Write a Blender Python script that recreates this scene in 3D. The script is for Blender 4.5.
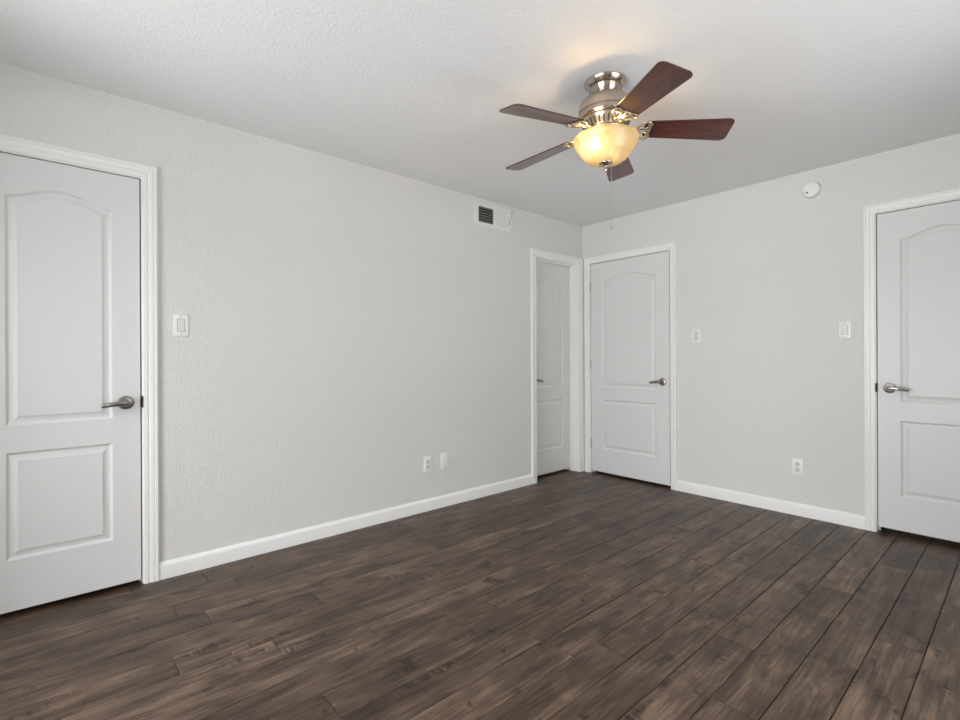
import bpy, bmesh, math, random
from mathutils import Vector, Matrix

random.seed(7)
sc = bpy.context.scene
for o in list(bpy.data.objects):
    bpy.data.objects.remove(o)
C = sc.collection
PI = math.pi

# ------------------------------------------------------------------ camera
H = 2.44                       # ceiling height
FPX = 489.27
cam_d = bpy.data.cameras.new('camera')
cam = bpy.data.objects.new('camera', cam_d)
C.objects.link(cam)
cam_d.sensor_fit = 'HORIZONTAL'
cam_d.sensor_width = 36.0
cam_d.lens = FPX / 960.0 * 36.0
cam_d.shift_y = -2.53 / 960.0
cam_d.clip_start = 0.02
yaw, roll = 0.8476, -0.0048
fw = Vector((-math.sin(yaw), math.cos(yaw), 0))
rt = Vector((math.cos(yaw), math.sin(yaw), 0))
up = Vector((0, 0, 1))
r2 = rt * math.cos(roll) + up * math.sin(roll)
u2 = up * math.cos(roll) - rt * math.sin(roll)
m = Matrix(((r2.x, u2.x, -fw.x, 2.9925),
            (r2.y, u2.y, -fw.y, -4.0116),
            (r2.z, u2.z, -fw.z, 1.1382),
            (0, 0, 0, 1)))
cam.matrix_world = m
sc.camera = cam

# ------------------------------------------------------------------ world, light, exposure
w = bpy.data.worlds.new('sky')
sc.world = w
w.use_nodes = True
bg = w.node_tree.nodes['Background']
bg.inputs[0].default_value = (0.86, 0.93, 1.0, 1)
bg.inputs[1].default_value = 0.05

XW, YW = 3.5, -4.75             # the two walls behind the camera
WX0, WX1, WZ0, WZ1 = 0.50, 3.10, 0.06, 2.12   # window behind the camera, foot lowered to let low light in
NY0, NY1, NZ0, NZ1 = -3.0, -1.2, 0.30, 2.12      # added window right of the camera, lets side light in


def area(name, loc, target, sx, sy, power, col, spread=PI):
    d = bpy.data.lights.new(name, 'AREA')
    d.shape = 'RECTANGLE'
    d.size, d.size_y = sx, sy
    d.energy = power
    d.color = col
    d.spread = spread
    o = bpy.data.objects.new(name, d)
    C.objects.link(o)
    o.location = loc
    dr = Vector(target) - Vector(loc)
    o.rotation_euler = dr.to_track_quat('-Z', 'Y').to_euler()
    return o


# area lamps stand in for sky and ground daylight: window behind, added window at side
DAY = (0.985, 0.992, 1.0)
area('daylight_low_sky', (1.9, -7.2, 0.8), (1.75, -2.0, 0.6), 3.6, 1.2, 417, DAY, math.radians(150))
area('daylight_high_sky', (1.9, -6.6, 2.9), (1.85, -3.0, 0.5), 4.0, 1.6, 489, DAY)
area('daylight_near_ground', (2.0, -5.9, -0.1), (2.0, -5.9, 2.4), 5.0, 1.8, 172, DAY)
area('daylight_left_ground', (0.4, -7.2, -0.1), (0.4, -7.2, 2.4), 2.0, 1.4, 360, DAY)  # added lamp for bright ground at left, shapes the ceiling's edge shade
area('added_side_sky_lamp', (5.4, -2.1, 2.0), (0.0, -2.1, 0.8), 3.0, 2.2, 275, DAY)  # lamp added outside the added side window
area('added_side_ground_lamp', (6.2, -2.1, -0.1), (6.2, -2.1, 2.4), 4.0, 4.0, 760, DAY)  # lamp added below the side window to lift the ceiling

vs = sc.view_settings
vs.view_transform = 'Standard'
vs.look = 'None'
vs.gamma = 1.0
vs.use_curve_mapping = False
vs.exposure = -1.52
try:
    sc.cycles.use_denoising = True
    sc.cycles.max_bounces = 14
    sc.cycles.diffuse_bounces = 9
    sc.cycles.transparent_max_bounces = 12
    sc.cycles.caustics_reflective = False
    sc.cycles.caustics_refractive = False
    sc.cycles.sample_clamp_indirect = 6
except Exception:
    pass

# ------------------------------------------------------------------ materials


def mat(name, col, rough=0.5, metal=0.0, spec=0.5):
    mm = bpy.data.materials.new(name)
    mm.use_nodes = True
    b = mm.node_tree.nodes['Principled BSDF']
    b.inputs['Base Color'].default_value = (*col, 1)
    b.inputs['Roughness'].default_value = rough
    b.inputs['Metallic'].default_value = metal
    b.inputs['Specular IOR Level'].default_value = spec
    return mm, mm.node_tree, b


def nd(nt, kind, **kw):
    n = nt.nodes.new(kind)
    for k, v in kw.items():
        setattr(n, k, v)
    return n


def bump_noise(nt, b, layers, dist=0.002):
    """Sum of noise layers (scale, weight, detail) in object space, as bump."""
    tc = nd(nt, 'ShaderNodeTexCoord')
    prev = None
    for scale, weight, detail in layers:
        n = nd(nt, 'ShaderNodeTexNoise')
        n.inputs['Scale'].default_value = scale
        n.inputs['Detail'].default_value = detail
        nt.links.new(tc.outputs['Object'], n.inputs['Vector'])
        mu = nd(nt, 'ShaderNodeMath', operation='MULTIPLY')
        mu.inputs[1].default_value = weight
        nt.links.new(n.outputs['Fac'], mu.inputs[0])
        if prev is None:
            prev = mu.outputs[0]
        else:
            ad = nd(nt, 'ShaderNodeMath', operation='ADD')
            nt.links.new(prev, ad.inputs[0])
            nt.links.new(mu.outputs[0], ad.inputs[1])
            prev = ad.outputs[0]
    bp = nd(nt, 'ShaderNodeBump')
    bp.inputs['Strength'].default_value = 1.0
    bp.inputs['Distance'].default_value = dist
    nt.links.new(prev, bp.inputs['Height'])
    nt.links.new(bp.outputs['Normal'], b.inputs['Normal'])
    return bp


M = {}
M['wall'], nt, b = mat('painted_wall', (0.775, 0.775, 0.76), 0.65, 0, 0.25)
bump_noise(nt, b, [(85, 1.0, 2.0), (200, 0.5, 1.0)], 0.0055)
M['ceiling'], nt, b = mat('textured_ceiling', (0.80, 0.80, 0.80), 0.8, 0, 0.15)
bump_noise(nt, b, [(85, 1.0, 2.0), (200, 0.5, 1.0)], 0.0020)
M['trim'], nt, b = mat('trim_paint', (0.90, 0.90, 0.89), 0.33, 0, 0.45)
bump_noise(nt, b, [(40, 1.0, 1.0)], 0.0003)
M['door'], nt, b = mat('door_paint', (0.765, 0.765, 0.76), 0.38, 0, 0.4)
tc = nd(nt, 'ShaderNodeTexCoord')
mp = nd(nt, 'ShaderNodeMapping')
mp.inputs['Scale'].default_value = (120, 120, 4)
nz = nd(nt, 'ShaderNodeTexNoise')
nz.inputs['Scale'].default_value = 1.0
nz.inputs['Detail'].default_value = 3
bp = nd(nt, 'ShaderNodeBump')
bp.inputs['Distance'].default_value = 0.0005
nt.links.new(tc.outputs['Object'], mp.inputs['Vector'])
nt.links.new(mp.outputs['Vector'], nz.inputs['Vector'])
nt.links.new(nz.outputs['Fac'], bp.inputs['Height'])
nt.links.new(bp.outputs['Normal'], b.inputs['Normal'])
M['plastic'], nt, b = mat('white_plastic', (0.88, 0.88, 0.87), 0.3, 0, 0.5)
M['plastic_grey'], nt, b = mat('grey_white_plastic', (0.74, 0.74, 0.72), 0.35, 0, 0.5)
M['dark'], nt, b = mat('dark_slot', (0.03, 0.03, 0.03), 0.6)
M['cavity_shade'], nt, b = mat('duct_shade', (0.035, 0.036, 0.032), 0.8)  # near-black paint for the shade inside the register
M['louvre'], nt, b = mat('louvre_metal', (0.30, 0.30, 0.28), 0.5)
M['vent'], nt, b = mat('vent_enamel', (0.82, 0.82, 0.80), 0.4)
M['screw'], nt, b = mat('screw_and_shade_grey', (0.40, 0.40, 0.39), 0.4)  # also painted as shade in switch gaps and behind vent vanes


def metal(name, col, rough, aniso_axis=None):
    mm, nt, b = mat(name, col, rough, 1.0)
    tc = nd(nt, 'ShaderNodeTexCoord')
    mp = nd(nt, 'ShaderNodeMapping')
    mp.inputs['Scale'].default_value = (60, 60, 900)
    nz = nd(nt, 'ShaderNodeTexNoise')
    nz.inputs['Scale'].default_value = 1.0
    mr = nd(nt, 'ShaderNodeMapRange')
    mr.inputs['To Min'].default_value = rough * 0.75
    mr.inputs['To Max'].default_value = rough * 1.35
    nt.links.new(tc.outputs['Object'], mp.inputs['Vector'])
    nt.links.new(mp.outputs['Vector'], nz.inputs['Vector'])
    nt.links.new(nz.outputs['Fac'], mr.inputs['Value'])
    nt.links.new(mr.outputs['Result'], b.inputs['Roughness'])
    return mm


M['nickel'] = metal('brushed_nickel', (0.50, 0.435, 0.37), 0.24)
for key in ('nickel',):
    nt_ = M[key].node_tree
    tg = nt_.nodes.new('ShaderNodeTangent')
    tg.direction_type = 'RADIAL'
    tg.axis = 'Z'
    pb = nt_.nodes['Principled BSDF']
    pb.inputs['Anisotropic'].default_value = 0.8
    pb.inputs['Anisotropic Rotation'].default_value = 0.25
    nt_.links.new(tg.outputs['Tangent'], pb.inputs['Tangent'])
M['nickel_dark'] = metal('satin_nickel_dark', (0.30, 0.285, 0.27), 0.3)
M['chrome'] = metal('satin_chrome', (0.55, 0.54, 0.52), 0.2)
M['iron'] = metal('bracket_nickel', (0.60, 0.51, 0.38), 0.28)
M['iron_dark'] = mat('dark_bronze', (0.05, 0.047, 0.044), 0.5, 0.3)[0]
M['chain'] = metal('chain_steel', (0.5, 0.49, 0.47), 0.35)

# dark hand-scraped plank floor
M['floor'], nt, b = mat('dark_plank_floor', (0.1, 0.075, 0.06), 0.42, 0, 0.4)
L = nt.links.new
geo = nd(nt, 'ShaderNodeTexCoord')
at = nd(nt, 'ShaderNodeAttribute', attribute_name='plank')     # x = tone, y/z = seed
sep = nd(nt, 'ShaderNodeSeparateXYZ')
L(at.outputs['Vector'], sep.inputs[0])
off = nd(nt, 'ShaderNodeVectorMath', operation='SCALE')
off.inputs['Scale'].default_value = 37.0
L(at.outputs['Vector'], off.inputs[0])
addv = nd(nt, 'ShaderNodeVectorMath', operation='ADD')
L(geo.outputs['Object'], addv.inputs[0])
L(off.outputs[0], addv.inputs[1])


def stretched(scale, detail, rough=0.55, distort=0.0):
    mp = nd(nt, 'ShaderNodeMapping')
    mp.inputs['Scale'].default_value = scale
    L(addv.outputs[0], mp.inputs['Vector'])
    n = nd(nt, 'ShaderNodeTexNoise')
    n.inputs['Scale'].default_value = 1.0
    n.inputs['Detail'].default_value = detail
    n.inputs['Roughness'].default_value = rough
    n.inputs['Distortion'].default_value = distort
    L(mp.outputs[0], n.inputs['Vector'])
    return n.outputs['Fac']


def mth(op, a, bb=None, clamp=False):
    n = nd(nt, 'ShaderNodeMath', operation=op)
    n.use_clamp = clamp
    for i, v in enumerate((a, bb)):
        if v is None:
            continue
        if isinstance(v, (int, float)):
            n.inputs[i].default_value = v
        else:
            L(v, n.inputs[i])
    return n.outputs[0]


broad = stretched((9, 1.7, 1), 4, 0.6, 1.2)
grain = stretched((75, 4.0, 1), 5, 0.7, 0.6)
cloud = stretched((5, 4, 1), 3, 0.55, 0.8)
chat = stretched((16, 60, 1), 2, 0.5, 0.3)
chatmask = stretched((13, 5, 1), 2, 0.5, 0.6)
v = mth('MULTIPLY', broad, 0.42)
v = mth('ADD', v, mth('MULTIPLY', grain, 0.52))
v = mth('ADD', v, mth('MULTIPLY', cloud, 0.26))
v = mth('ADD', v, mth('MULTIPLY', mth('SUBTRACT', sep.outputs[0], 0.5), 0.06))
cm = nd(nt, 'ShaderNodeMapRange')
cm.inputs['From Min'].default_value = 0.60
cm.inputs['From Max'].default_value = 0.72
L(chatmask, cm.inputs['Value'])
ch = mth('MULTIPLY', mth('SUBTRACT', chat, 0.62), cm.outputs['Result'])
v = mth('ADD', v, mth('MULTIPLY', ch, 0.9))
ramp = nd(nt, 'ShaderNodeValToRGB')
L(v, ramp.inputs['Fac'])
cr = ramp.color_ramp
cr.elements[0].position = 0.44
cr.elements[0].color = (0.018, 0.010, 0.0065, 1)
cr.elements[1].position = 0.80
cr.elements[1].color = (0.265, 0.180, 0.122, 1)
e = cr.elements.new(0.55)
e.color = (0.056, 0.034, 0.022, 1)
e = cr.elements.new(0.645)
e.color = (0.108, 0.070, 0.047, 1)
L(ramp.outputs['Color'], b.inputs['Base Color'])
rr = nd(nt, 'ShaderNodeMapRange')
rr.inputs['To Min'].default_value = 0.34
rr.inputs['To Max'].default_value = 0.52
L(grain, rr.inputs['Value'])
L(rr.outputs['Result'], b.inputs['Roughness'])
bp = nd(nt, 'ShaderNodeBump')
bp.inputs['Distance'].default_value = 0.0016
bp.inputs['Strength'].default_value = 0.8
L(mth('ADD', mth('ADD', mth('MULTIPLY', grain, 0.35), mth('MULTIPLY', broad, 0.8)), ch), bp.inputs['Height'])
L(bp.outputs['Normal'], b.inputs['Normal'])
M['gap'], nt, b = mat('plank_gap', (0.012, 0.008, 0.006), 0.7)

# mahogany fan blade
M['blade'], nt, b = mat('mahogany_blade', (0.12, 0.03, 0.02), 0.30, 0, 0.5)
b.inputs['Coat Weight'].default_value = 0.55
b.inputs['Coat IOR'].default_value = 1.6
b.inputs['Coat Roughness'].default_value = 0.16
L = nt.links.new
tc = nd(nt, 'ShaderNodeTexCoord')
mp = nd(nt, 'ShaderNodeMapping')
mp.inputs['Scale'].default_value = (5, 75, 1)
nz = nd(nt, 'ShaderNodeTexNoise')
nz.inputs['Scale'].default_value = 1.0
nz.inputs['Detail'].default_value = 4
nz.inputs['Distortion'].default_value = 0.6
ramp = nd(nt, 'ShaderNodeValToRGB')
ramp.color_ramp.elements[0].position = 0.3
ramp.color_ramp.elements[0].color = (0.027, 0.007, 0.005, 1)
ramp.color_ramp.elements[1].position = 0.72
ramp.color_ramp.elements[1].color = (0.125, 0.025, 0.014, 1)
L(tc.outputs['Object'], mp.inputs['Vector'])
L(mp.outputs['Vector'], nz.inputs['Vector'])
L(nz.outputs['Fac'], ramp.inputs['Fac'])
L(ramp.outputs['Color'], b.inputs['Base Color'])

# alabaster glass bowl
mm = bpy.data.materials.new('alabaster_glass')
mm.use_nodes = True
nt = mm.node_tree
nt.nodes.clear()
L = nt.links.new
out = nd(nt, 'ShaderNodeOutputMaterial')
tc = nd(nt, 'ShaderNodeTexCoord')
nz = nd(nt, 'ShaderNodeTexNoise')
nz.inputs['Scale'].default_value = 7
nz.inputs['Detail'].default_value = 4
nz.inputs['Distortion'].default_value = 2.2
L(tc.outputs['Object'], nz.inputs['Vector'])
ramp = nd(nt, 'ShaderNodeValToRGB')
ramp.color_ramp.elements[0].position = 0.35
ramp.color_ramp.elements[0].color = (0.54, 0.47, 0.32, 1)
ramp.color_ramp.elements[1].position = 0.65
ramp.color_ramp.elements[1].color = (0.74, 0.68, 0.52, 1)
L(nz.outputs['Fac'], ramp.inputs['Fac'])
tl = nd(nt, 'ShaderNodeBsdfTranslucent')
df = nd(nt, 'ShaderNodeBsdfDiffuse')
tr = nd(nt, 'ShaderNodeBsdfTransparent')
gl = nd(nt, 'ShaderNodeBsdfGlossy')
gl.inputs['Roughness'].default_value = 0.15
tr.inputs['Color'].default_value = (1.0, 0.93, 0.78, 1)
L(ramp.outputs['Color'], tl.inputs['Color'])
L(ramp.outputs['Color'], df.inputs['Color'])
m1 = nd(nt, 'ShaderNodeMixShader')
m1.inputs[0].default_value = 0.45
L(tl.outputs[0], m1.inputs[1])
L(df.outputs[0], m1.inputs[2])
m2 = nd(nt, 'ShaderNodeMixShader')
m2.inputs[0].default_value = 0.20
L(m1.outputs[0], m2.inputs[1])
L(tr.outputs[0], m2.inputs[2])
m3 = nd(nt, 'ShaderNodeMixShader')
m3.inputs[0].default_value = 0.05
L(m2.outputs[0], m3.inputs[1])
L(gl.outputs[0], m3.inputs[2])
L(m3.outputs[0], out.inputs['Surface'])
M['glass_bowl'] = mm

mm = bpy.data.materials.new('lit_bulb')
mm.use_nodes = True
nt = mm.node_tree
b = nt.nodes['Principled BSDF']
b.inputs['Base Color'].default_value = (1, 0.95, 0.85, 1)
b.inputs['Emission Color'].default_value = (1.0, 0.74, 0.40, 1)
b.inputs['Emission Strength'].default_value = 160.0
M['bulb'] = mm

mm = bpy.data.materials.new('window_glass')
mm.use_nodes = True
nt = mm.node_tree
nt.nodes.clear()
out = nd(nt, 'ShaderNodeOutputMaterial')
tr = nd(nt, 'ShaderNodeBsdfTransparent')
gl = nd(nt, 'ShaderNodeBsdfGlossy')
gl.inputs['Roughness'].default_value = 0.02
mx = nd(nt, 'ShaderNodeMixShader')
mx.inputs[0].default_value = 0.06
nt.links.new(tr.outputs[0], mx.inputs[1])
nt.links.new(gl.outputs[0], mx.inputs[2])
nt.links.new(mx.outputs[0], out.inputs['Surface'])
M['pane'] = mm
M['bulb_far'] = M['bulb'].copy()
M['bulb_far'].name = 'lit_bulb_dimmer'
M['bulb_far'].node_tree.nodes['Principled BSDF'].inputs['Emission Strength'].default_value = 25.0

# ------------------------------------------------------------------ mesh helpers


def link(name, bm, m, parent=None, smooth=None, mw=None):
    me = bpy.data.meshes.new(name)
    bmesh.ops.recalc_face_normals(bm, faces=bm.faces)
    bm.to_mesh(me)
    bm.free()
    ms = m if isinstance(m, (list, tuple)) else [m]
    for x in ms:
        me.materials.append(x)
    o = bpy.data.objects.new(name, me)
    C.objects.link(o)
    if smooth is not None:
        for p in me.polygons:
            p.use_smooth = True
        me.set_sharp_from_angle(angle=math.radians(smooth))
    if parent is not None:
        o.parent = parent
    if mw is not None:
        o.matrix_world = mw
    return o


def tag(o, label=None, cat=None, group=None, kind=None):
    if label:
        o['label'] = label
    if cat:
        o['category'] = cat
    if group:
        o['group'] = group
    if kind:
        o['kind'] = kind
    return o


def empty(name, mw):
    o = bpy.data.objects.new(name, None)
    C.objects.link(o)
    o.empty_display_size = 0.05
    o.matrix_world = mw
    return o


def add_box(bm, a, c, bevel=0.0, seg=2, mi=0):
    x0, y0, z0 = a
    x1, y1, z1 = c
    vs_ = [bm.verts.new(p) for p in ((x0, y0, z0), (x1, y0, z0), (x1, y1, z0), (x0, y1, z0),
                                     (x0, y0, z1), (x1, y0, z1), (x1, y1, z1), (x0, y1, z1))]
    fs = [bm.faces.new([vs_[i] for i in f]) for f in
          ((0, 3, 2, 1), (4, 5, 6, 7), (0, 1, 5, 4), (1, 2, 6, 5), (2, 3, 7, 6), (3, 0, 4, 7))]
    for f in fs:
        f.material_index = mi
    if bevel:
        es = list({e for f in fs for e in f.edges})
        bmesh.ops.bevel(bm, geom=es, offset=bevel, segments=seg, profile=0.5, affect='EDGES')


def add_lathe(bm, prof, seg=48, mi=0, c=(0, 0, 0), axis='z', closed=False):
    """Revolve (r, h) pairs about an axis through c."""
    rings = []
    for r, h in prof:
        ring = []
        if r < 1e-6:
            pts = [(0, 0, h)]
        else:
            pts = [(r * math.cos(2 * PI * k / seg), r * math.sin(2 * PI * k / seg), h) for k in range(seg)]
        for x, y, z in pts:
            if axis == 'z':
                q = (x, y, z)
            elif axis == 'x':
                q = (z, x, y)
            else:
                q = (x, z, y)
            ring.append(bm.verts.new((q[0] + c[0], q[1] + c[1], q[2] + c[2])))
        rings.append(ring)
    pairs = list(zip(rings, rings[1:]))
    if closed:
        pairs.append((rings[-1], rings[0]))
    for a, bb in pairs:
        for k in range(seg):
            j = (k + 1) % seg
            if len(a) == 1 and len(bb) == 1:
                continue
            if len(a) == 1:
                f = bm.faces.new((a[0], bb[j], bb[k]))
            elif len(bb) == 1:
                f = bm.faces.new((a[k], a[j], bb[0]))
            else:
                f = bm.faces.new((a[k], a[j], bb[j], bb[k]))
            f.material_index = mi


def add_tube(bm, pts, rad, seg=10, closed=False, sx=1.0, mi=0, cap=True):
    """Sweep a circle along pts; rad a number or a list; sx squashes the section along z."""
    pts = [Vector(p) for p in pts]
    n = len(pts)
    rs = rad if isinstance(rad, (list, tuple)) else [rad] * n
    rings = []
    for i in range(n):
        if closed:
            t = pts[(i + 1) % n] - pts[i - 1]
        else:
            t = pts[min(i + 1, n - 1)] - pts[max(i - 1, 0)]
        t.normalize()
        ref = Vector((0, 0, 1)) if abs(t.z) < 0.9 else Vector((1, 0, 0))
        s = t.cross(ref).normalized()
        u = s.cross(t).normalized()
        rings.append([bm.verts.new(pts[i] + (s * math.cos(2 * PI * k / seg) + u * math.sin(2 * PI * k / seg) * sx) * rs[i])
                      for k in range(seg)])
    rng = range(n) if closed else range(n - 1)
    for i in rng:
        a, bb = rings[i], rings[(i + 1) % n]
        for k in range(seg):
            j = (k + 1) % seg
            bm.faces.new((a[k], a[j], bb[j], bb[k])).material_index = mi
    if cap and not closed:
        bm.faces.new(rings[0][::-1]).material_index = mi
        bm.faces.new(rings[-1]).material_index = mi


def inset(poly, d):
    """Offset a closed counter-clockwise polygon inwards by d."""
    n = len(poly)
    res = []
    for i in range(n):
        p0, p1, p2 = Vector(poly[i - 1]), Vector(poly[i]), Vector(poly[(i + 1) % n])
        d1, d2 = (p1 - p0).normalized(), (p2 - p1).normalized()
        n1, n2 = Vector((-d1.y, d1.x)), Vector((-d2.y, d2.x))
        k = (n1 + n2)
        k = k / max(0.2, (1 + n1.dot(n2)))
        res.append(tuple(p1 + k * d))
    return res


def frame(O, side):
    """Local axes: u to the right along the wall, v out of the wall, z up.  Local (x, y, z) = (u, -out, z)."""
    if side == 'left':
        U, N = Vector((0, 1, 0)), Vector((1, 0, 0))
    else:
        U, N = Vector((1, 0, 0)), Vector((0, -1, 0))
    B = -N                                        # local y points into the wall
    return Matrix(((U.x, B.x, 0, O[0]), (U.y, B.y, 0, O[1]), (U.z, B.z, 1, O[2]), (0, 0, 0, 1)))


# ------------------------------------------------------------------ room shell
T = 0.17                                          # wall thickness
# openings along each wall: (start, end, height)
LO = [(-4.299, -3.646, 2.072), (-0.712, -0.053, 2.072)]      # left wall, along y
RO = [(0.070, 0.945, 2.072), (2.290, 2.965, 2.072)]          # right wall, along x


def wall_boxes(bm, openings, s0, s1, box):
    cur = s0
    for a, c, h in openings:
        box(bm, cur, a, 0, H, 0, T)
        box(bm, a, c, h, H, 0, T)
        box(bm, a - 0.03, c + 0.03, 0, h + 0.03, T, T + 0.03)     # closes the dark space behind the door
        cur = c
    box(bm, cur, s1, 0, H, 0, T)


bm = bmesh.new()
wall_boxes(bm, LO, YW, 0.0, lambda bm, a, c, z0, z1, d0, d1: add_box(bm, (-d1, a, z0), (-d0, c, z1)))
tag(link('wall_left', bm, M['wall']), 'long white orange-peel textured wall with the air vent, at left', 'wall', kind='structure')
bm = bmesh.new()
wall_boxes(bm, RO, -T, XW + T, lambda bm, a, c, z0, z1, d0, d1: add_box(bm, (a, d0, z0), (c, d1, z1)))
tag(link('wall_right', bm, M['wall']), 'white wall carrying the smoke detector, at right', 'wall', kind='structure')
bm = bmesh.new()
add_box(bm, (XW, YW - T, 0), (XW + T, NY0, H))
add_box(bm, (XW, NY1, 0), (XW + T, 0, H))
add_box(bm, (XW, NY0, 0), (XW + T, NY1, NZ0))
add_box(bm, (XW, NY0, NZ1), (XW + T, NY1, H))
tag(link('wall_near', bm, M['wall']), 'white wall with an added window beside the viewer', 'wall', kind='structure')
bm = bmesh.new()
add_box(bm, (-T, YW - T, 0), (WX0, YW, H))
add_box(bm, (WX1, YW - T, 0), (XW, YW, H))
add_box(bm, (WX0, YW - T, 0), (WX1, YW, WZ0))
add_box(bm, (WX0, YW - T, WZ1), (WX1, YW, H))
tag(link('wall_behind', bm, M['wall']), 'white wall with the daylight window behind the viewer', 'wall', kind='structure')
bm = bmesh.new()
add_box(bm, (-T, YW - T, H), (XW + T, T, H + 0.1))
tag(link('ceiling', bm, M['ceiling']), 'white textured flat ceiling', 'ceiling', kind='structure')

# windows, both out of view; the side one is added to light the room


def window(name, mw, hw, wh, label):
    wr = tag(empty(name, mw), label, 'window', kind='structure')
    bm = bmesh.new()
    for a, c in (((-hw, -0.04, 0), (-hw + 0.05, 0.04, wh)), ((hw - 0.05, -0.04, 0), (hw, 0.04, wh)),
                 ((-hw + 0.05, -0.04, 0), (hw - 0.05, 0.04, 0.05)), ((-hw + 0.05, -0.04, wh - 0.05), (hw - 0.05, 0.04, wh)),
                 ((-0.025, -0.035, 0.05), (0.025, 0.035, wh - 0.05))):
        add_box(bm, a, c)
    link('window_frame', bm, M['trim'], wr)
    for sgn in (-1, 1):
        bm = bmesh.new()
        a, c = sorted((sgn * 0.025, sgn * (hw - 0.05)))
        add_box(bm, (a, -0.003, 0.05), (c, 0.003, wh - 0.05))
        link('window_pane', bm, M['pane'], wr)


window('window_1', Matrix.Translation(((WX0 + WX1) / 2, YW - 0.08, WZ0)), (WX1 - WX0) / 2, WZ1 - WZ0,
       'wide white framed window behind the viewer, lowered to let in low light')
window('window_2_added', Matrix.Translation((XW + 0.08, (NY0 + NY1) / 2, NZ0)) @ Matrix.Rotation(PI / 2, 4, 'Z'), (NY1 - NY0) / 2, NZ1 - NZ0,
       'added white framed window beside the viewer, lets in side light')

# plank floor: one mesh, planks run along y
PW, PL, S0 = 0.147, 1.215, 2.419
known = {0: -0.60, -1: -1.14, 1: -0.30, 2: -1.00, -2: -0.75, -3: -0.62, -4: -1.162, -5: -0.09, -6: -1.32,
         -7: -0.89, -8: -1.482, -11: -3.66, -14: -3.585, -16: -3.40}
bm = bmesh.new()
lay = bm.loops.layers.float_vector.new('plank')
add_box(bm, (-0.2, YW - T, -0.06), (XW + T, 0.2, -0.004), mi=1)
g, bv = 0.0010, 0.0016
k = -19
while S0 + k * PW < XW + T:
    x0, x1 = S0 + k * PW, S0 + (k + 1) * PW
    j = known.get(k, random.uniform(-PL, 0))
    ys = sorted(j + q * PL for q in range(-6, 5))
    for a, c in zip(ys, ys[1:]):
        a, c = max(a, YW - T), min(c, 0.2)
        xa, xb = max(x0, -0.2), min(x1, XW + T)
        if c - a < 0.02 or xb - xa < 0.01:
            continue
        tone = (random.random(), random.random(), random.random())
        o_ = [bm.verts.new((x, y, -0.003)) for x, y in ((xa + g, a + g * .6), (xb - g, a + g * .6), (xb - g, c - g * .6), (xa + g, c - g * .6))]
        i_ = [bm.verts.new((x, y, 0)) for x, y in ((xa + g + bv, a + g * .6 + bv * .5), (xb - g - bv, a + g * .6 + bv * .5),
                                                  (xb - g - bv, c - g * .6 - bv * .5), (xa + g + bv, c - g * .6 - bv * .5))]
        fs = [bm.faces.new(i_)] + [bm.faces.new((o_[q], o_[(q + 1) % 4], i_[(q + 1) % 4], i_[q])) for q in range(4)]
        for f in fs:
            for lp in f.loops:
                lp[lay] = tone
    k += 1
tag(link('floor', bm, [M['floor'], M['gap']]), 'dark brown hand-scraped wood plank floor', 'floor', kind='structure')

# baseboards
BP = [(0, 0), (0.013, 0), (0.013, 0.066), (0.0115, 0.074), (0.007, 0.081), (0.004, 0.086), (0, 0.088)]   # (out, z)


def base_run(bm, side, a, c):
    ends = []
    for s in (a, c):
        ends.append([bm.verts.new(((o_, s, z) if side == 'left' else (s, -o_, z))) for o_, z in BP])
    n = len(BP)
    for i in range(n):
        j = (i + 1) % n
        bm.faces.new((ends[0][i], ends[0][j], ends[1][j], ends[1][i]))
    bm.faces.new(ends[0])
    bm.faces.new(ends[1][::-1])


bm = bmesh.new()
base_run(bm, 'left', -3.590, -0.757)
base_run(bm, 'left', YW, -4.350)
tag(link('baseboard_left', bm, M['trim'], smooth=25), 'white baseboard along the foot of the long left wall', 'baseboard', kind='structure')
bm = bmesh.new()
base_run(bm, 'right', 0.978, 2.259)
base_run(bm, 'right', 2.99, XW)
tag(link('baseboard_right', bm, M['trim'], smooth=25), 'white baseboard along the foot of the right wall', 'baseboard', kind='structure')

# ------------------------------------------------------------------ doors
DT = 2.048                       # top of the slab
DB = 0.024                       # gap under the slab


def panel_outline(u0, u1, z0, z1, rise):
    pts = [(u0, z0), (u1, z0)]
    if rise <= 0:
        return pts + [(u1, z1), (u0, z1)]
    n = 28
    for i in range(n + 1):
        t = 1 - i / n
        pts.append((u0 + (u1 - u0) * t, z1 + rise * (0.5 - 0.5 * math.cos(2 * PI * t)) ** 0.85))
    return pts


PROFILE = [(0.002, 0.0025), (0.008, 0.0100), (0.012, 0.0118), (0.017, 0.0112), (0.033, 0.0040), (0.038, 0.0022), (0.0395, 0.0000)]


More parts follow.
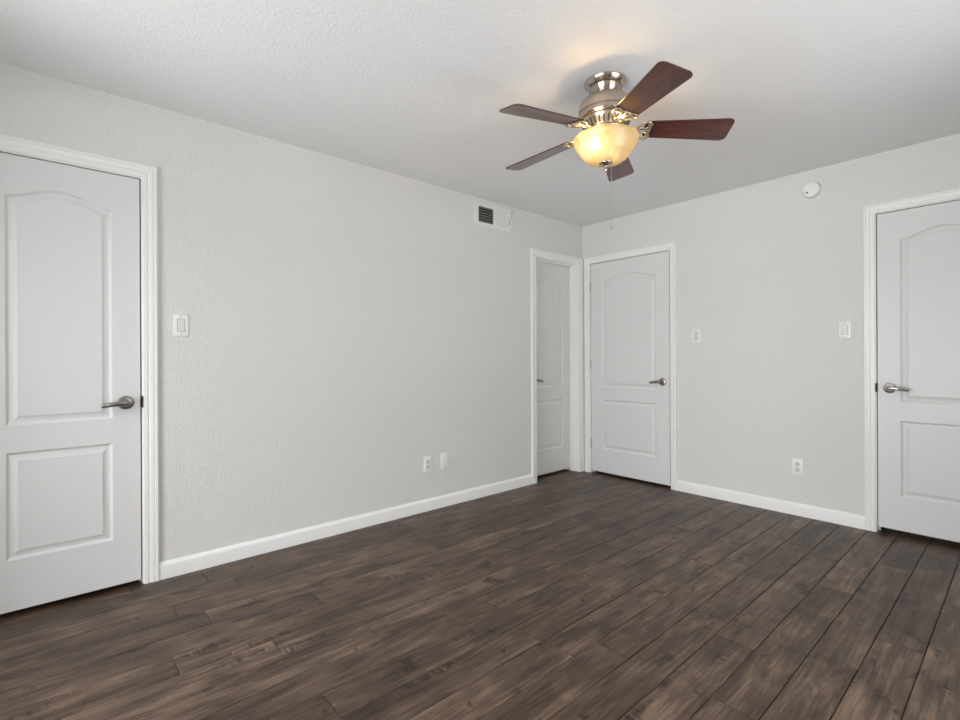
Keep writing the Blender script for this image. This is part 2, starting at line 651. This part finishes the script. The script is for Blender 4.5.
def door_slab(name, W, stile, mw, label, DB=DB):
    """Moulded two panel slab; local x 0..W, front face y = 0, thickness into +y."""
    bm = bmesh.new()
    th = 0.035
    bv = 0.0015
    outer = [(0, DB), (W, DB), (W, DT), (0, DT)]
    front_outer = [(bv, DB + bv), (W - bv, DB + bv), (W - bv, DT - bv), (bv, DT - bv)]
    fv = [bm.verts.new((x, 0, z)) for x, z in front_outer]
    edges = [bm.edges.new((fv[i], fv[(i + 1) % 4])) for i in range(4)]
    for pl in (panel_outline(stile, W - stile, 0.846, 1.868, 0.052), panel_outline(stile, W - stile, 0.250, 0.726, 0)):
        ring = [bm.verts.new((x, 0, z)) for x, z in pl]
        n = len(ring)
        edges += [bm.edges.new((ring[i], ring[(i + 1) % n])) for i in range(n)]
        prev = ring
        for d, dep in PROFILE:
            cur = [bm.verts.new((x, dep, z)) for x, z in inset(pl, d)]
            for i in range(n):
                j = (i + 1) % n
                bm.faces.new((prev[i], prev[j], cur[j], cur[i]))
            prev = cur
        bm.faces.new(prev)
    bmesh.ops.triangle_fill(bm, use_beauty=True, use_dissolve=False, edges=edges, normal=(0, -1, 0))
    sv = [bm.verts.new((x, bv, z)) for x, z in outer]
    bk = [bm.verts.new((x, th, z)) for x, z in outer]
    for i in range(4):
        j = (i + 1) % 4
        bm.faces.new((fv[i], fv[j], sv[j], sv[i]))
        bm.faces.new((sv[i], sv[j], bk[j], bk[i]))
    bm.faces.new(bk)
    o = link(name, bm, M['door'], smooth=20, mw=mw)
    return tag(o, label, 'door', kind='structure')


def lever_handle(door, u, z, sgn, m, label=None):
    """Round rosette with a lever pointing sgn along the door."""
    bm = bmesh.new()
    add_lathe(bm, [(0.0, 0.0), (0.0335, 0.0), (0.0335, -0.004), (0.031, -0.008), (0.024, -0.0105), (0.0145, -0.012),
                   (0.0125, -0.02), (0.0115, -0.036), (0.0, -0.036)], 36, c=(0, 0, 0), axis='y')
    ros = link('door_handle', bm, m, door, smooth=35)
    ros.location = (u, 0, z)
    if label:
        ros['label'] = label
    bm = bmesh.new()
    path, rad = [], []
    n = 14
    for i in range(n + 1):
        t = i / n
        x = sgn * (-0.012 + 0.112 * t)
        y = -0.047 - 0.008 * math.sin(PI * min(1, t * 1.15)) + 0.004 * t
        zz = 0.002 - 0.013 * t * t
        path.append((x, y, zz))
        r = 0.0122 - 0.0040 * t
        if i == 0:
            r = 0.006
        if i == n:
            r = 0.006
        rad.append(r)
    add_tube(bm, path, rad, seg=14, sx=1.15)
    add_lathe(bm, [(0.0, -0.034), (0.0115, -0.034), (0.0125, -0.042), (0.0115, -0.052), (0.007, -0.056), (0.0, -0.057)], 24, axis='y')
    link('lever', bm, m, ros, smooth=40)
    return ros


def hinge(door, u, z):
    bm = bmesh.new()
    for i in range(5):
        z0 = -0.044 + i * 0.0176  # knuckles
        add_lathe(bm, [(0, z0), (0.0042, z0), (0.0045, z0 + 0.001), (0.0045, z0 + 0.0160), (0.0042, z0 + 0.017), (0, z0 + 0.017)], 14, c=(0, -0.0015, 0))
    add_box(bm, (-0.0016, -0.002, -0.044), (0.0016, 0.02, 0.044))
    h = link('hinge', bm, M['screw'], door, smooth=35)
    h.location = (u, 0, z)
    return h


CP = [(0.0, 0.0), (0.0, 0.0095), (0.003, 0.0115), (0.013, 0.0125), (0.019, 0.0130), (0.0215, 0.0085), (0.0255, 0.0085), (0.029, 0.0140),
      (0.040, 0.0165), (0.045, 0.0168), (0.0475, 0.0125), (0.0505, 0.0125), (0.053, 0.0190), (0.061, 0.0200), (0.0645, 0.0185), (0.065, 0.0160), (0.065, 0.0)]


def casing(name, u0, u1, ztop, mw, label, jd=T, stop=None, strike=None, cw=0.062):
    """Moulded casing around an opening u0..u1 with its jamb lining (local frame, out of wall = -y)."""
    rev = 0.005
    bm = bmesh.new()
    cols = []
    a, c, h = u0 - rev, u1 + rev, ztop + rev
    for off, ht in CP:
        off *= cw / 0.065
        cols.append([bm.verts.new(p) for p in ((a - off, -ht, 0), (a - off, -ht, h + off), (c + off, -ht, h + off), (c + off, -ht, 0))])
    for p, q in zip(cols, cols[1:]):
        for i in range(3):
            bm.faces.new((p[i], p[i + 1], q[i + 1], q[i]))
    for i in (0, 3):
        bm.faces.new([cc[i] for cc in cols])
    o = tag(link(name, bm, M['trim'], smooth=18, mw=mw), label, 'door trim', kind='structure')
    bm = bmesh.new()
    j = 0.018
    add_box(bm, (u0 - j, 0, 0), (u0, jd, ztop + j))
    add_box(bm, (u1, 0, 0), (u1 + j, jd, ztop + j))
    add_box(bm, (u0, 0, ztop), (u1, jd, ztop + j))
    s0, s1 = stop or (0.042, 0.055)
    add_box(bm, (u0, s0, 0), (u0 + 0.011, s1, ztop), 0.002)
    add_box(bm, (u1 - 0.011, s0, 0), (u1, s1, ztop), 0.002)
    add_box(bm, (u0 + 0.011, s0, ztop - 0.011), (u1 - 0.011, s1, ztop))
    link('jamb', bm, M['trim'], o, smooth=30)
    if strike:
        su, sz, sg = strike
        bm = bmesh.new()
        x0, x1 = sorted((su - sg * 0.0012, su + sg * 0.006))
        add_box(bm, (x0, -0.0105, sz - 0.028), (x1, 0.03, sz + 0.028), 0.0012)
        st = link('strike_plate', bm, M['iron_dark'], o)
        st['label'] = 'small dark metal strike plate'
    return o


GAP = 0.006
# door 1: left wall, near the viewer. local origin at the opening's left jamb
W1 = 0.604
y1 = -3.662 - W1
d1 = door_slab('door_1', W1, 0.113, frame((-0.002, y1, 0), 'left'), 'white arched two-panel door with dark lever, cut by the left picture edge')
lever_handle(d1, W1 - 0.0600, 0.922, -1, M['nickel_dark'], 'dark satin metal lever handle')
casing('trim_1', -GAP, W1 + GAP, DT + GAP, frame((0, y1, 0), 'left'), 'white moulded casing around the door at the left picture edge',
       strike=(W1 + GAP, 0.922, 1))
# door 2: left wall, recessed, beside the corner
y2 = -0.690
d2 = door_slab('door_2', 0.609, 0.113, frame((-0.100, y2 + 0.003, 0), 'left'), 'narrow white panel door recessed in its frame beside the room corner')
lever_handle(d2, 0.058, 0.922, 1, M['nickel_dark'], 'dark satin metal lever handle')
casing('trim_2', 0, 0.615, DT + 0.003, frame((0, y2, 0), 'left'), 'white casing and deep jamb around the recessed corner door',
       stop=(0.065, 0.098))
# door 3: right wall, beside the corner
W3 = 0.813
x3 = 0.101
d3 = door_slab('door_3', W3, 0.129, frame((x3, 0.002, 0), 'right'), 'white arched two-panel door on the right wall next to the corner, black lever')
lever_handle(d3, W3 - 0.066, 0.919, -1, M['nickel_dark'], 'dark satin metal lever handle')
for z in (1.828, 1.066, 0.289):
    hinge(d3, -GAP / 2, z)
casing('trim_3', -GAP, W3 + GAP, DT + GAP, frame((x3, 0, 0), 'right'), 'white moulded casing around the door next to the corner on the right wall',
       strike=None, cw=0.055)
# door 4: right wall, at the right picture edge
W4 = 0.610
x4 = 2.323
d4 = door_slab('door_4', W4, 0.113, frame((x4, 0.002, 0), 'right'), 'white arched two-panel door with shiny lever, cut by the right picture edge', DB=0.036)
lever_handle(d4, 0.060, 0.932, 1, M['chrome'], 'bright satin chrome lever handle')
casing('trim_4', -GAP, W4 + GAP, DT + GAP, frame((x4, 0, 0), 'right'), 'white moulded casing around the door at the right picture edge',
       strike=(-GAP, 0.932, -1), cw=0.055)

# ------------------------------------------------------------------ wall plates


def plate_bm(hw=0.035, hh=0.057, holes=None):
    bm = bmesh.new()
    add_box(bm, (-hw, -0.0065, -hh), (hw, 0, hh), 0.003, 3)
    return bm


def screw(parent, x, z):
    bm = bmesh.new()
    add_lathe(bm, [(0, -0.0062), (0.0034, -0.0062), (0.0032, -0.0074), (0.0, -0.0080)], 14, axis='y')
    add_box(bm, (-0.0028, -0.0083, -0.0004), (0.0028, -0.0076, 0.0004), mi=1)
    o = link('screw', bm, [M['screw'], M['dark']], parent, smooth=40)
    o.location = (x, 0, z)


def switch(side, s, z, label, tilt=1, hw=0.035):
    O = (0, s, z) if side == 'left' else (s, 0, z)
    r = tag(empty('light_switch', frame(O, side)), label, 'light switch', 'rocker light switches')
    link('wall_plate', plate_bm(hw), M['plastic'], r, smooth=35)
    bm = bmesh.new()                                     # grey strip painted as the shade in the gap round the rocker
    add_box(bm, (-0.0178, -0.0068, -0.0345), (0.0178, -0.0060, 0.0345))
    link('rocker_gap_shade', bm, M['screw'], r)
    bm = bmesh.new()                                     # tilted paddle: two facets
    a, c = (-0.0115, -0.0075) if tilt > 0 else (-0.0075, -0.0115)
    prof = [(-0.0318, a), (0.0, -0.0088), (0.0318, c)]
    fr = [[bm.verts.new((x, y, zz)) for zz, y in prof] for x in (-0.0150, 0.0150)]
    bk = [[bm.verts.new((x, -0.0066, zz)) for zz, y in prof] for x in (-0.0150, 0.0150)]
    for i in range(2):
        bm.faces.new((fr[0][i], fr[1][i], fr[1][i + 1], fr[0][i + 1]))
        for q in range(2):
            bm.faces.new((fr[q][i], fr[q][i + 1], bk[q][i + 1], bk[q][i]))
    bm.faces.new((fr[0][0], fr[1][0], bk[1][0], bk[0][0]))
    bm.faces.new((fr[0][2], fr[1][2], bk[1][2], bk[0][2]))
    link('rocker', bm, M['plastic_grey'], r)
    screw(r, 0, 0.0478)
    screw(r, 0, -0.0478)
    return r


def outlet(side, s, z, label):
    O = (0, s, z) if side == 'left' else (s, 0, z)
    r = tag(empty('power_outlet', frame(O, side)), label, 'outlet', 'duplex power outlets')
    link('wall_plate', plate_bm(), M['plastic'], r, smooth=35)
    for q in (1, -1):
        bm = bmesh.new()
        pts = []
        for i in range(32):
            t = 2 * PI * i / 32
            x, zz = 0.0172 * math.cos(t), 0.0172 * math.sin(t)
            pts.append((x, max(-0.0140, min(0.0140, zz))))
        a = [bm.verts.new((x, -0.0064, zz)) for x, zz in pts]
        c = [bm.verts.new((x * 0.97, -0.0082, zz * 0.97)) for x, zz in pts]
        for i in range(32):
            j = (i + 1) % 32
            bm.faces.new((a[i], a[j], c[j], c[i]))
        bm.faces.new(c)
        rc = link('receptacle', bm, M['plastic_grey'], r)
        rc.location = (0, 0, q * 0.0195)
        bm = bmesh.new()
        add_box(bm, (-0.0078, -0.0086, -0.001), (-0.0050, -0.0080, 0.0085))
        add_box(bm, (0.0050, -0.0086, 0.0), (0.0078, -0.0080, 0.0075))
        add_lathe(bm, [(0, -0.0080), (0.0031, -0.0080), (0.0031, -0.0086), (0, -0.0086)], 14, c=(0, 0, -0.0075), axis='y')
        sl = link('slots', bm, M['dark'], rc)
        sl['label'] = 'dark plug slots'
    screw(r, 0, 0)
    return r


switch('left', -3.484, 1.317, 'white rocker light switch beside the casing of the left-edge door')
switch('right', 1.146, 1.306, 'small white rocker switch right of the door next to the corner', -1)
switch('right', 2.153, 1.312, 'white rocker switch left of the right-edge door, under the smoke detector', -1)
outlet('left', -1.896, 0.345, 'white duplex outlet low on the left wall beside a blank plate')
outlet('right', 1.872, 0.346, 'white duplex outlet low on the right wall above the baseboard')
r = tag(empty('blank_plate', frame((0, -1.735, 0.349), 'left')), 'blank white cover plate low on the left wall, right of the outlet', 'cover plate')
link('wall_plate', plate_bm(0.037, 0.060), M['plastic'], r, smooth=35)
screw(r, 0, 0.042)
screw(r, 0, -0.042)

# ------------------------------------------------------------------ air vent (left wall, near the ceiling)
vw, vh = 0.424, 0.196
v_ = tag(empty('air_vent', frame((0, -1.216, 2.309), 'left')), 'white metal air register high on the left wall, left half open and dark', 'air vent')
hw, hh = vw / 2, vh / 2
x_open = (-hw + 0.041, -hw + 0.208)
x_shut = (-hw + 0.232, hw - 0.052)
zo = 0.064
bm = bmesh.new()
for a, c in (((-hw, -0.011, -hh), (x_open[0], 0, hh)), ((x_open[1], -0.011, -hh), (x_shut[0], 0, hh)), ((x_shut[1], -0.011, -hh), (hw, 0, hh)),
             ((x_open[0], -0.011, zo), (x_open[1], 0, hh)), ((x_open[0], -0.011, -hh), (x_open[1], 0, -zo)),
             ((x_shut[0], -0.011, zo), (x_shut[1], 0, hh)), ((x_shut[0], -0.011, -hh), (x_shut[1], 0, -zo))):
    add_box(bm, a, c)
link('vent_frame', bm, M['vent'], v_)
bm = bmesh.new()                                        # raised rolled rim
add_tube(bm, [(-hw + .003, -0.010, -hh + .003), (hw - .003, -0.010, -hh + .003), (hw - .003, -0.010, hh - .003), (-hw + .003, -0.010, hh - .003)], 0.005, 8, closed=True)
link('vent_rim', bm, M['vent'], v_, smooth=40)
bm = bmesh.new()
add_box(bm, (x_open[0], -0.0012, -zo), (x_open[1], -0.0004, zo))  # thin dark sheet painted as the shade of the open half
add_box(bm, (x_shut[0], -0.0012, -zo), (x_shut[1], -0.0004, zo), mi=1)  # grey backing painted as the shade between the vanes
cv = link('duct_shade_sheet', bm, [M['cavity_shade'], M['screw']], v_)
cv['label'] = 'thin sheets painted as the shade inside the register'
for i in range(6):
    z = -zo + (i + 0.5) * 2 * zo / 6
    bm = bmesh.new()
    p = [(-0.0100, z - 0.0035), (-0.0020, z + 0.0045), (-0.0020, z + 0.0060), (-0.0100, z - 0.0020)]
    e0 = [bm.verts.new((x_open[0], y, zz)) for y, zz in p]
    e1 = [bm.verts.new((x_open[1], y, zz)) for y, zz in p]
    for q in range(4):
        bm.faces.new((e0[q], e0[(q + 1) % 4], e1[(q + 1) % 4], e1[q]))
    bm.faces.new(e0)
    bm.faces.new(e1)
    link('louvre', bm, M['louvre'], v_)
n = 9
for i in range(n):
    x = x_shut[0] + (i + 0.5) * (x_shut[1] - x_shut[0]) / n
    w_ = (x_shut[1] - x_shut[0]) / n * 0.34
    bm = bmesh.new()
    p = [(x - w_, -0.0020), (x - w_ * 0.3, -0.0062), (x + w_ * 0.6, -0.0088), (x + w_, -0.0088), (x + w_, -0.0078), (x - w_ * 0.3, -0.0050), (x - w_, -0.0008)]
    e0 = [bm.verts.new((xx, y, -zo)) for xx, y in p]
    e1 = [bm.verts.new((xx, y, zo)) for xx, y in p]
    for q in range(len(p)):
        j = (q + 1) % len(p)
        bm.faces.new((e0[q], e0[j], e1[j], e1[q]))
    bm.faces.new(e0)
    bm.faces.new(e1)
    link('vane', bm, M['vent'], v_)
bm = bmesh.new()
add_box(bm, (hw - 0.034, -0.0120, -0.036), (hw - 0.026, -0.0108, 0.030), mi=1)
add_box(bm, (hw - 0.033, -0.0220, 0.012), (hw - 0.027, -0.0100, 0.032), 0.002)
link('damper_lever', bm, [M['vent'], M['screw']], v_)

# ------------------------------------------------------------------ smoke detector
s_ = tag(empty('smoke_detector', frame((1.964, 0, 2.299), 'right')), 'round white smoke detector high on the right wall under the ceiling', 'smoke detector')
bm = bmesh.new()
add_lathe(bm, [(0, 0), (0.060, 0), (0.060, -0.010), (0.0575, -0.012)], 56, axis='y')
link('mounting_base', bm, M['plastic'], s_, smooth=35)
bm = bmesh.new()
add_lathe(bm, [(0.0555, -0.011), (0.0555, -0.022), (0.053, -0.028), (0.046, -0.033), (0.033, -0.036), (0.031, -0.0345), (0.029, -0.0365), (0.0, -0.0375)], 56, axis='y')
link('cover', bm, M['plastic'], s_, smooth=35)
bm = bmesh.new()
add_lathe(bm, [(0, 0.004), (0.0060, 0.004), (0.0060, -0.001), (0.0045, -0.002), (0, -0.002)], 18, axis='y')
tb = link('test_button', bm, M['dark'], s_, smooth=40)
tb.location = (-0.017, -0.0362, -0.022)
tb['label'] = 'small dark round opening'
bm = bmesh.new()
add_box(bm, (-0.0018, -0.001, -0.006), (0.0018, 0.003, 0.006))
sl = link('slit', bm, M['screw'], s_)
sl.location = (-0.037, -0.0345, -0.016)

# ------------------------------------------------------------------ ceiling fan
FX, FY = 1.6475, -2.021
fan = tag(empty('ceiling_fan', Matrix.Translation((FX, FY, H))), 'five-blade mahogany and brushed nickel ceiling fan with a lit glass bowl', 'ceiling fan')
Z = lambda z: z - H
bm = bmesh.new()
add_lathe(bm, [(0, 0), (0.097, 0), (0.0985, -0.004), (0.0965, -0.010), (0.085, -0.022), (0.0775, -0.0265), (0.072, -0.0265), (0.0, -0.0265)], 64)
link('canopy', bm, M['nickel'], fan, smooth=35)
bm = bmesh.new()
add_lathe(bm, [(0.0, -0.024), (0.0715, -0.0245), (0.0700, -0.030), (0.062, -0.048), (0.052, -0.060), (0.050, -0.064), (0.0, -0.064)], 64)
link('downrod_collar', bm, M['nickel'], fan, smooth=35)
bm = bmesh.new()
add_lathe(bm, [(0.0, -0.060), (0.046, -0.060), (0.047, -0.0635), (0.060, -0.066), (0.082, -0.073), (0.105, -0.084), (0.118, -0.098), (0.1245, -0.118),
               (0.1255, -0.146), (0.1215, -0.1480), (0.1215, -0.1530), (0.1275, -0.155), (0.1300, -0.160), (0.1300, -0.172), (0.1265, -0.178),
               (0.1130, -0.180), (0.1130, -0.183), (0.0, -0.183)], 72)
mh = link('motor_housing', bm, M['nickel'], fan, smooth=35)
# side screw eye on the housing
bm = bmesh.new()
ang = math.radians(207)
pts = []
for i in range(18):
    t = 2 * PI * i / 18
    pts.append((0, 0.010 * math.cos(t), 0.012 * math.sin(t)))
add_tube(bm, pts, 0.0028, 8, closed=True, mi=0)
add_lathe(bm, [(0, -0.002), (0.009, -0.002), (0.009, 0.0005), (0, 0.0005)], 18, axis='x', mi=1)
rs = link('reverse_switch', bm, [M['nickel_dark'], M['dark']], mh, smooth=40)
rs.location = (0.1235 * math.cos(ang), 0.1235 * math.sin(ang), -0.120)
rs.rotation_euler = (0, 0, ang)
# slotted lower ring
bm = bmesh.new()
prof = [(0.1130, -0.182), (0.1120, -0.188), (0.100, -0.208), (0.086, -0.226), (0.084, -0.232), (0.0, -0.232)]
add_lathe(bm, prof, 72)
vr = link('vent_ring', bm, M['iron'], fan, smooth=35)
bm = bmesh.new()
for i in range(30):
    t = 2 * PI * i / 30
    p0 = Vector((0.1085 * math.cos(t), 0.1085 * math.sin(t), -0.195))
    p1 = Vector((0.0905 * math.cos(t), 0.0905 * math.sin(t), -0.2215))
    add_tube(bm, [p0, p0.lerp(p1, .5), p1], 0.0034, 8)
sl = link('vent_slots', bm, M['dark'], vr, smooth=60)
sl['kind'] = 'stuff'
bm = bmesh.new()
add_lathe(bm, [(0.0, -0.228), (0.094, -0.230), (0.097, -0.236), (0.094, -0.242), (0.074, -0.245), (0.070, -0.252), (0.070, -0.280), (0.074, -0.286), (0.0, -0.288)], 64)
link('switch_housing', bm, M['iron'], fan, smooth=35)

PITCH = math.radians(-13)
R0, R1 = 0.185, 0.566
DROOP = math.atan2(0.026, R1 - R0)


def blade_bm():
    """Tapered plank with rounded corners; local x along the blade, y across."""
    n = 8
    half = lambda x: (0.110 + (0.146 - 0.110) * (x - R0) / (R1 - R0)) / 2
    out_ = []
    rc = 0.024
    hb = half(R1)
    for i in range(n + 1):                               # outer right corner
        t = -PI / 2 + i / n * PI / 2
        out_.append((R1 - rc + rc * math.cos(t), -hb + rc + rc * math.sin(t)))
    for i in range(n + 1):
        t = i / n * PI / 2
        out_.append((R1 - rc + rc * math.cos(t), hb - rc + rc * math.sin(t)))
    ha = half(R0)
    for i in range(9):                                   # bowed root end
        t = 1 - 2 * i / 8
        out_.append((R0 - 0.012 * (1 - t * t), ha * t))
    bm = bmesh.new()
    th = 0.006
    a = [bm.verts.new((x, y, 0)) for x, y in out_]
    c = [bm.verts.new((x, y, th)) for x, y in out_]
    k = len(out_)
    bm.faces.new(a[::-1])
    bm.faces.new(c)
    for i in range(k):
        j = (i + 1) % k
        bm.faces.new((a[i], a[j], c[j], c[i]))
    es = [e for e in bm.edges if abs(e.verts[0].co.z - e.verts[1].co.z) < 1e-6]
    bmesh.ops.bevel(bm, geom=es, offset=0.0015, segments=2, affect='EDGES')
    return bm


def bracket_bm():
    """Ornate openwork bracket: a neck from the hub, a round eye and two teardrop loops that carry the blade root."""
    bm = bmesh.new()
    z = -0.004
    add_tube(bm, [(0.086, 0, 0.006), (0.100, 0, 0.000), (0.112, 0, z)], [0.011, 0.010, 0.009], 10, sx=0.6)
    ring = [(0.127 + 0.0155 * math.cos(2 * PI * i / 24), 0.0170 * math.sin(2 * PI * i / 24), z) for i in range(24)]
    add_tube(bm, ring, 0.0058, 10, closed=True, sx=0.75)
    for s in (-1, 1):
        loop = []
        for i in range(36):                              # leaf shaped loop from the eye out to the blade corner
            t = 2 * PI * i / 36
            lx, ly = 0.5 * (1 - math.cos(t)), math.sin(t) * math.sin(t / 2) * 0.5
            ax = Vector((0.138, s * 0.010))
            bx = Vector((0.202, s * 0.047))
            d = bx - ax
            nrm = Vector((-d.y, d.x)) / d.length
            p = ax + d * lx + nrm * ly * 0.050
            loop.append((p.x, p.y, z))
        add_tube(bm, loop, 0.0058, 10, closed=True, sx=0.75)
    cross = [(0.190 + 0.012 * math.cos(PI * (q - .5)), -0.050 + 0.100 * q, z) for q in [i / 18 for i in range(19)]]
    add_tube(bm, cross, 0.0052, 10, sx=0.8)
    add_tube(bm, [(0.142, 0, z), (0.170, 0, z), (0.204, 0, z)], [0.0060, 0.0050, 0.0050], 10, sx=0.75)
    for q in (-0.030, 0, 0.030):
        add_lathe(bm, [(0, z - 0.006), (0.0042, z - 0.005), (0.005, z - 0.001), (0.005, z + 0.004)], 12, c=(0.200 if q == 0 else 0.193, q, 0))
    return bm


tilt = Vector((0, 0, 1)).rotation_difference(-0.012 * rt + 0.008 * fw + Vector((0, 0, 1))).to_matrix().to_4x4()   # the rotor hangs slightly out of level
bl_mesh = br_mesh = None
for k in range(5):
    a = math.radians(258.95 - 72 * k)
    # blade frame: along (drooping), across (pitched)
    R = Matrix.Rotation(a, 4, 'Z') @ Matrix.Rotation(DROOP, 4, 'Y') @ Matrix.Rotation(PITCH, 4, 'X')
    zr = Z(2.2085) + R0 * math.tan(DROOP)
    mw = Matrix.Translation((0, 0, zr - 0.003)) @ tilt @ R
    if k == 0:
        bo = link('blade', blade_bm(), M['blade'], fan, smooth=30)
        bo2 = link('blade_bracket', bracket_bm(), M['iron'], fan, smooth=50)
        bl_mesh, br_mesh = bo.data, bo2.data
    else:
        bo = bpy.data.objects.new('blade', bl_mesh)
        bo2 = bpy.data.objects.new('blade_bracket', br_mesh)
        for q in (bo, bo2):
            C.objects.link(q)
            q.parent = fan
    bo.matrix_local = mw
    bo2.matrix_local = mw

# glass bowl (open at the top), its two bulbs, the finial and the pull chain
bm = bmesh.new()
outp = [(0.0, -0.383), (0.030, -0.3825), (0.058, -0.379), (0.082, -0.371), (0.100, -0.359), (0.113, -0.344), (0.124, -0.327), (0.134, -0.311), (0.1435, -0.297), (0.1500, -0.284), (0.1525, -0.274), (0.1505, -0.266)]
inn = [(0.1470, -0.267), (0.1455, -0.282), (0.1390, -0.294), (0.1295, -0.308), (0.1195, -0.324), (0.1085, -0.340), (0.096, -0.354), (0.080, -0.365), (0.057, -0.3735), (0.030, -0.3775), (0.0, -0.378)]
add_lathe(bm, outp + inn, 72)
gb = link('glass_bowl', bm, M['glass_bowl'], fan, smooth=50)
gb['label'] = 'cream alabaster glass bowl, lit inside'
for side_ in (1, -1):
    bx, by = (side_ * (-rt.x * 0.060 - fw.x * 0.052), side_ * (-rt.y * 0.060 - fw.y * 0.052))
    bm = bmesh.new()
    add_lathe(bm, [(0, -0.036), (0.012, -0.034), (0.020, -0.026), (0.0235, -0.014), (0.021, 0.0), (0.014, 0.014), (0.011, 0.026), (0.0, 0.026)], 24)
    bu = link('bulb', bm, M['bulb'] if side_ == 1 else M['bulb_far'], fan, smooth=50)
    bu.location = (bx, by, -0.306)
    d = bpy.data.lights.new('bulb_light', 'POINT')
    d.energy = 9.0
    d.color = (1.0, 0.62, 0.26)
    d.shadow_soft_size = 0.022
    lo = bpy.data.objects.new('bulb_light', d)
    C.objects.link(lo)
    lo.parent = fan
    lo.location = (bx, by, -0.276)
bm = bmesh.new()
add_lathe(bm, [(0.0, -0.379), (0.033, -0.3815), (0.032, -0.3845), (0.022, -0.388), (0.011, -0.392), (0.0070, -0.397), (0.0062, -0.404), (0.0085, -0.409), (0.0085, -0.414), (0.0060, -0.419), (0.0, -0.421)], 36)
link('finial', bm, M['nickel'], fan, smooth=40)
bm = bmesh.new()
cx_, cy_ = rt.x * 0.026, rt.y * 0.026
zz = -0.386
while zz > -0.680:
    bmesh.ops.create_icosphere(bm, subdivisions=1, radius=0.0017, matrix=Matrix.Translation((cx_, cy_, zz)))
    zz -= 0.0033
add_tube(bm, [(cx_, cy_, -0.384), (cx_, cy_, -0.5), (cx_, cy_, -0.682)], 0.0008, 6)
add_lathe(bm, [(0, -0.680), (0.0024, -0.682), (0.0030, -0.690), (0.0024, -0.696), (0, -0.697)], 12, c=(cx_, cy_, 0))
link('pull_chain', bm, M['chain'], fan, smooth=60)
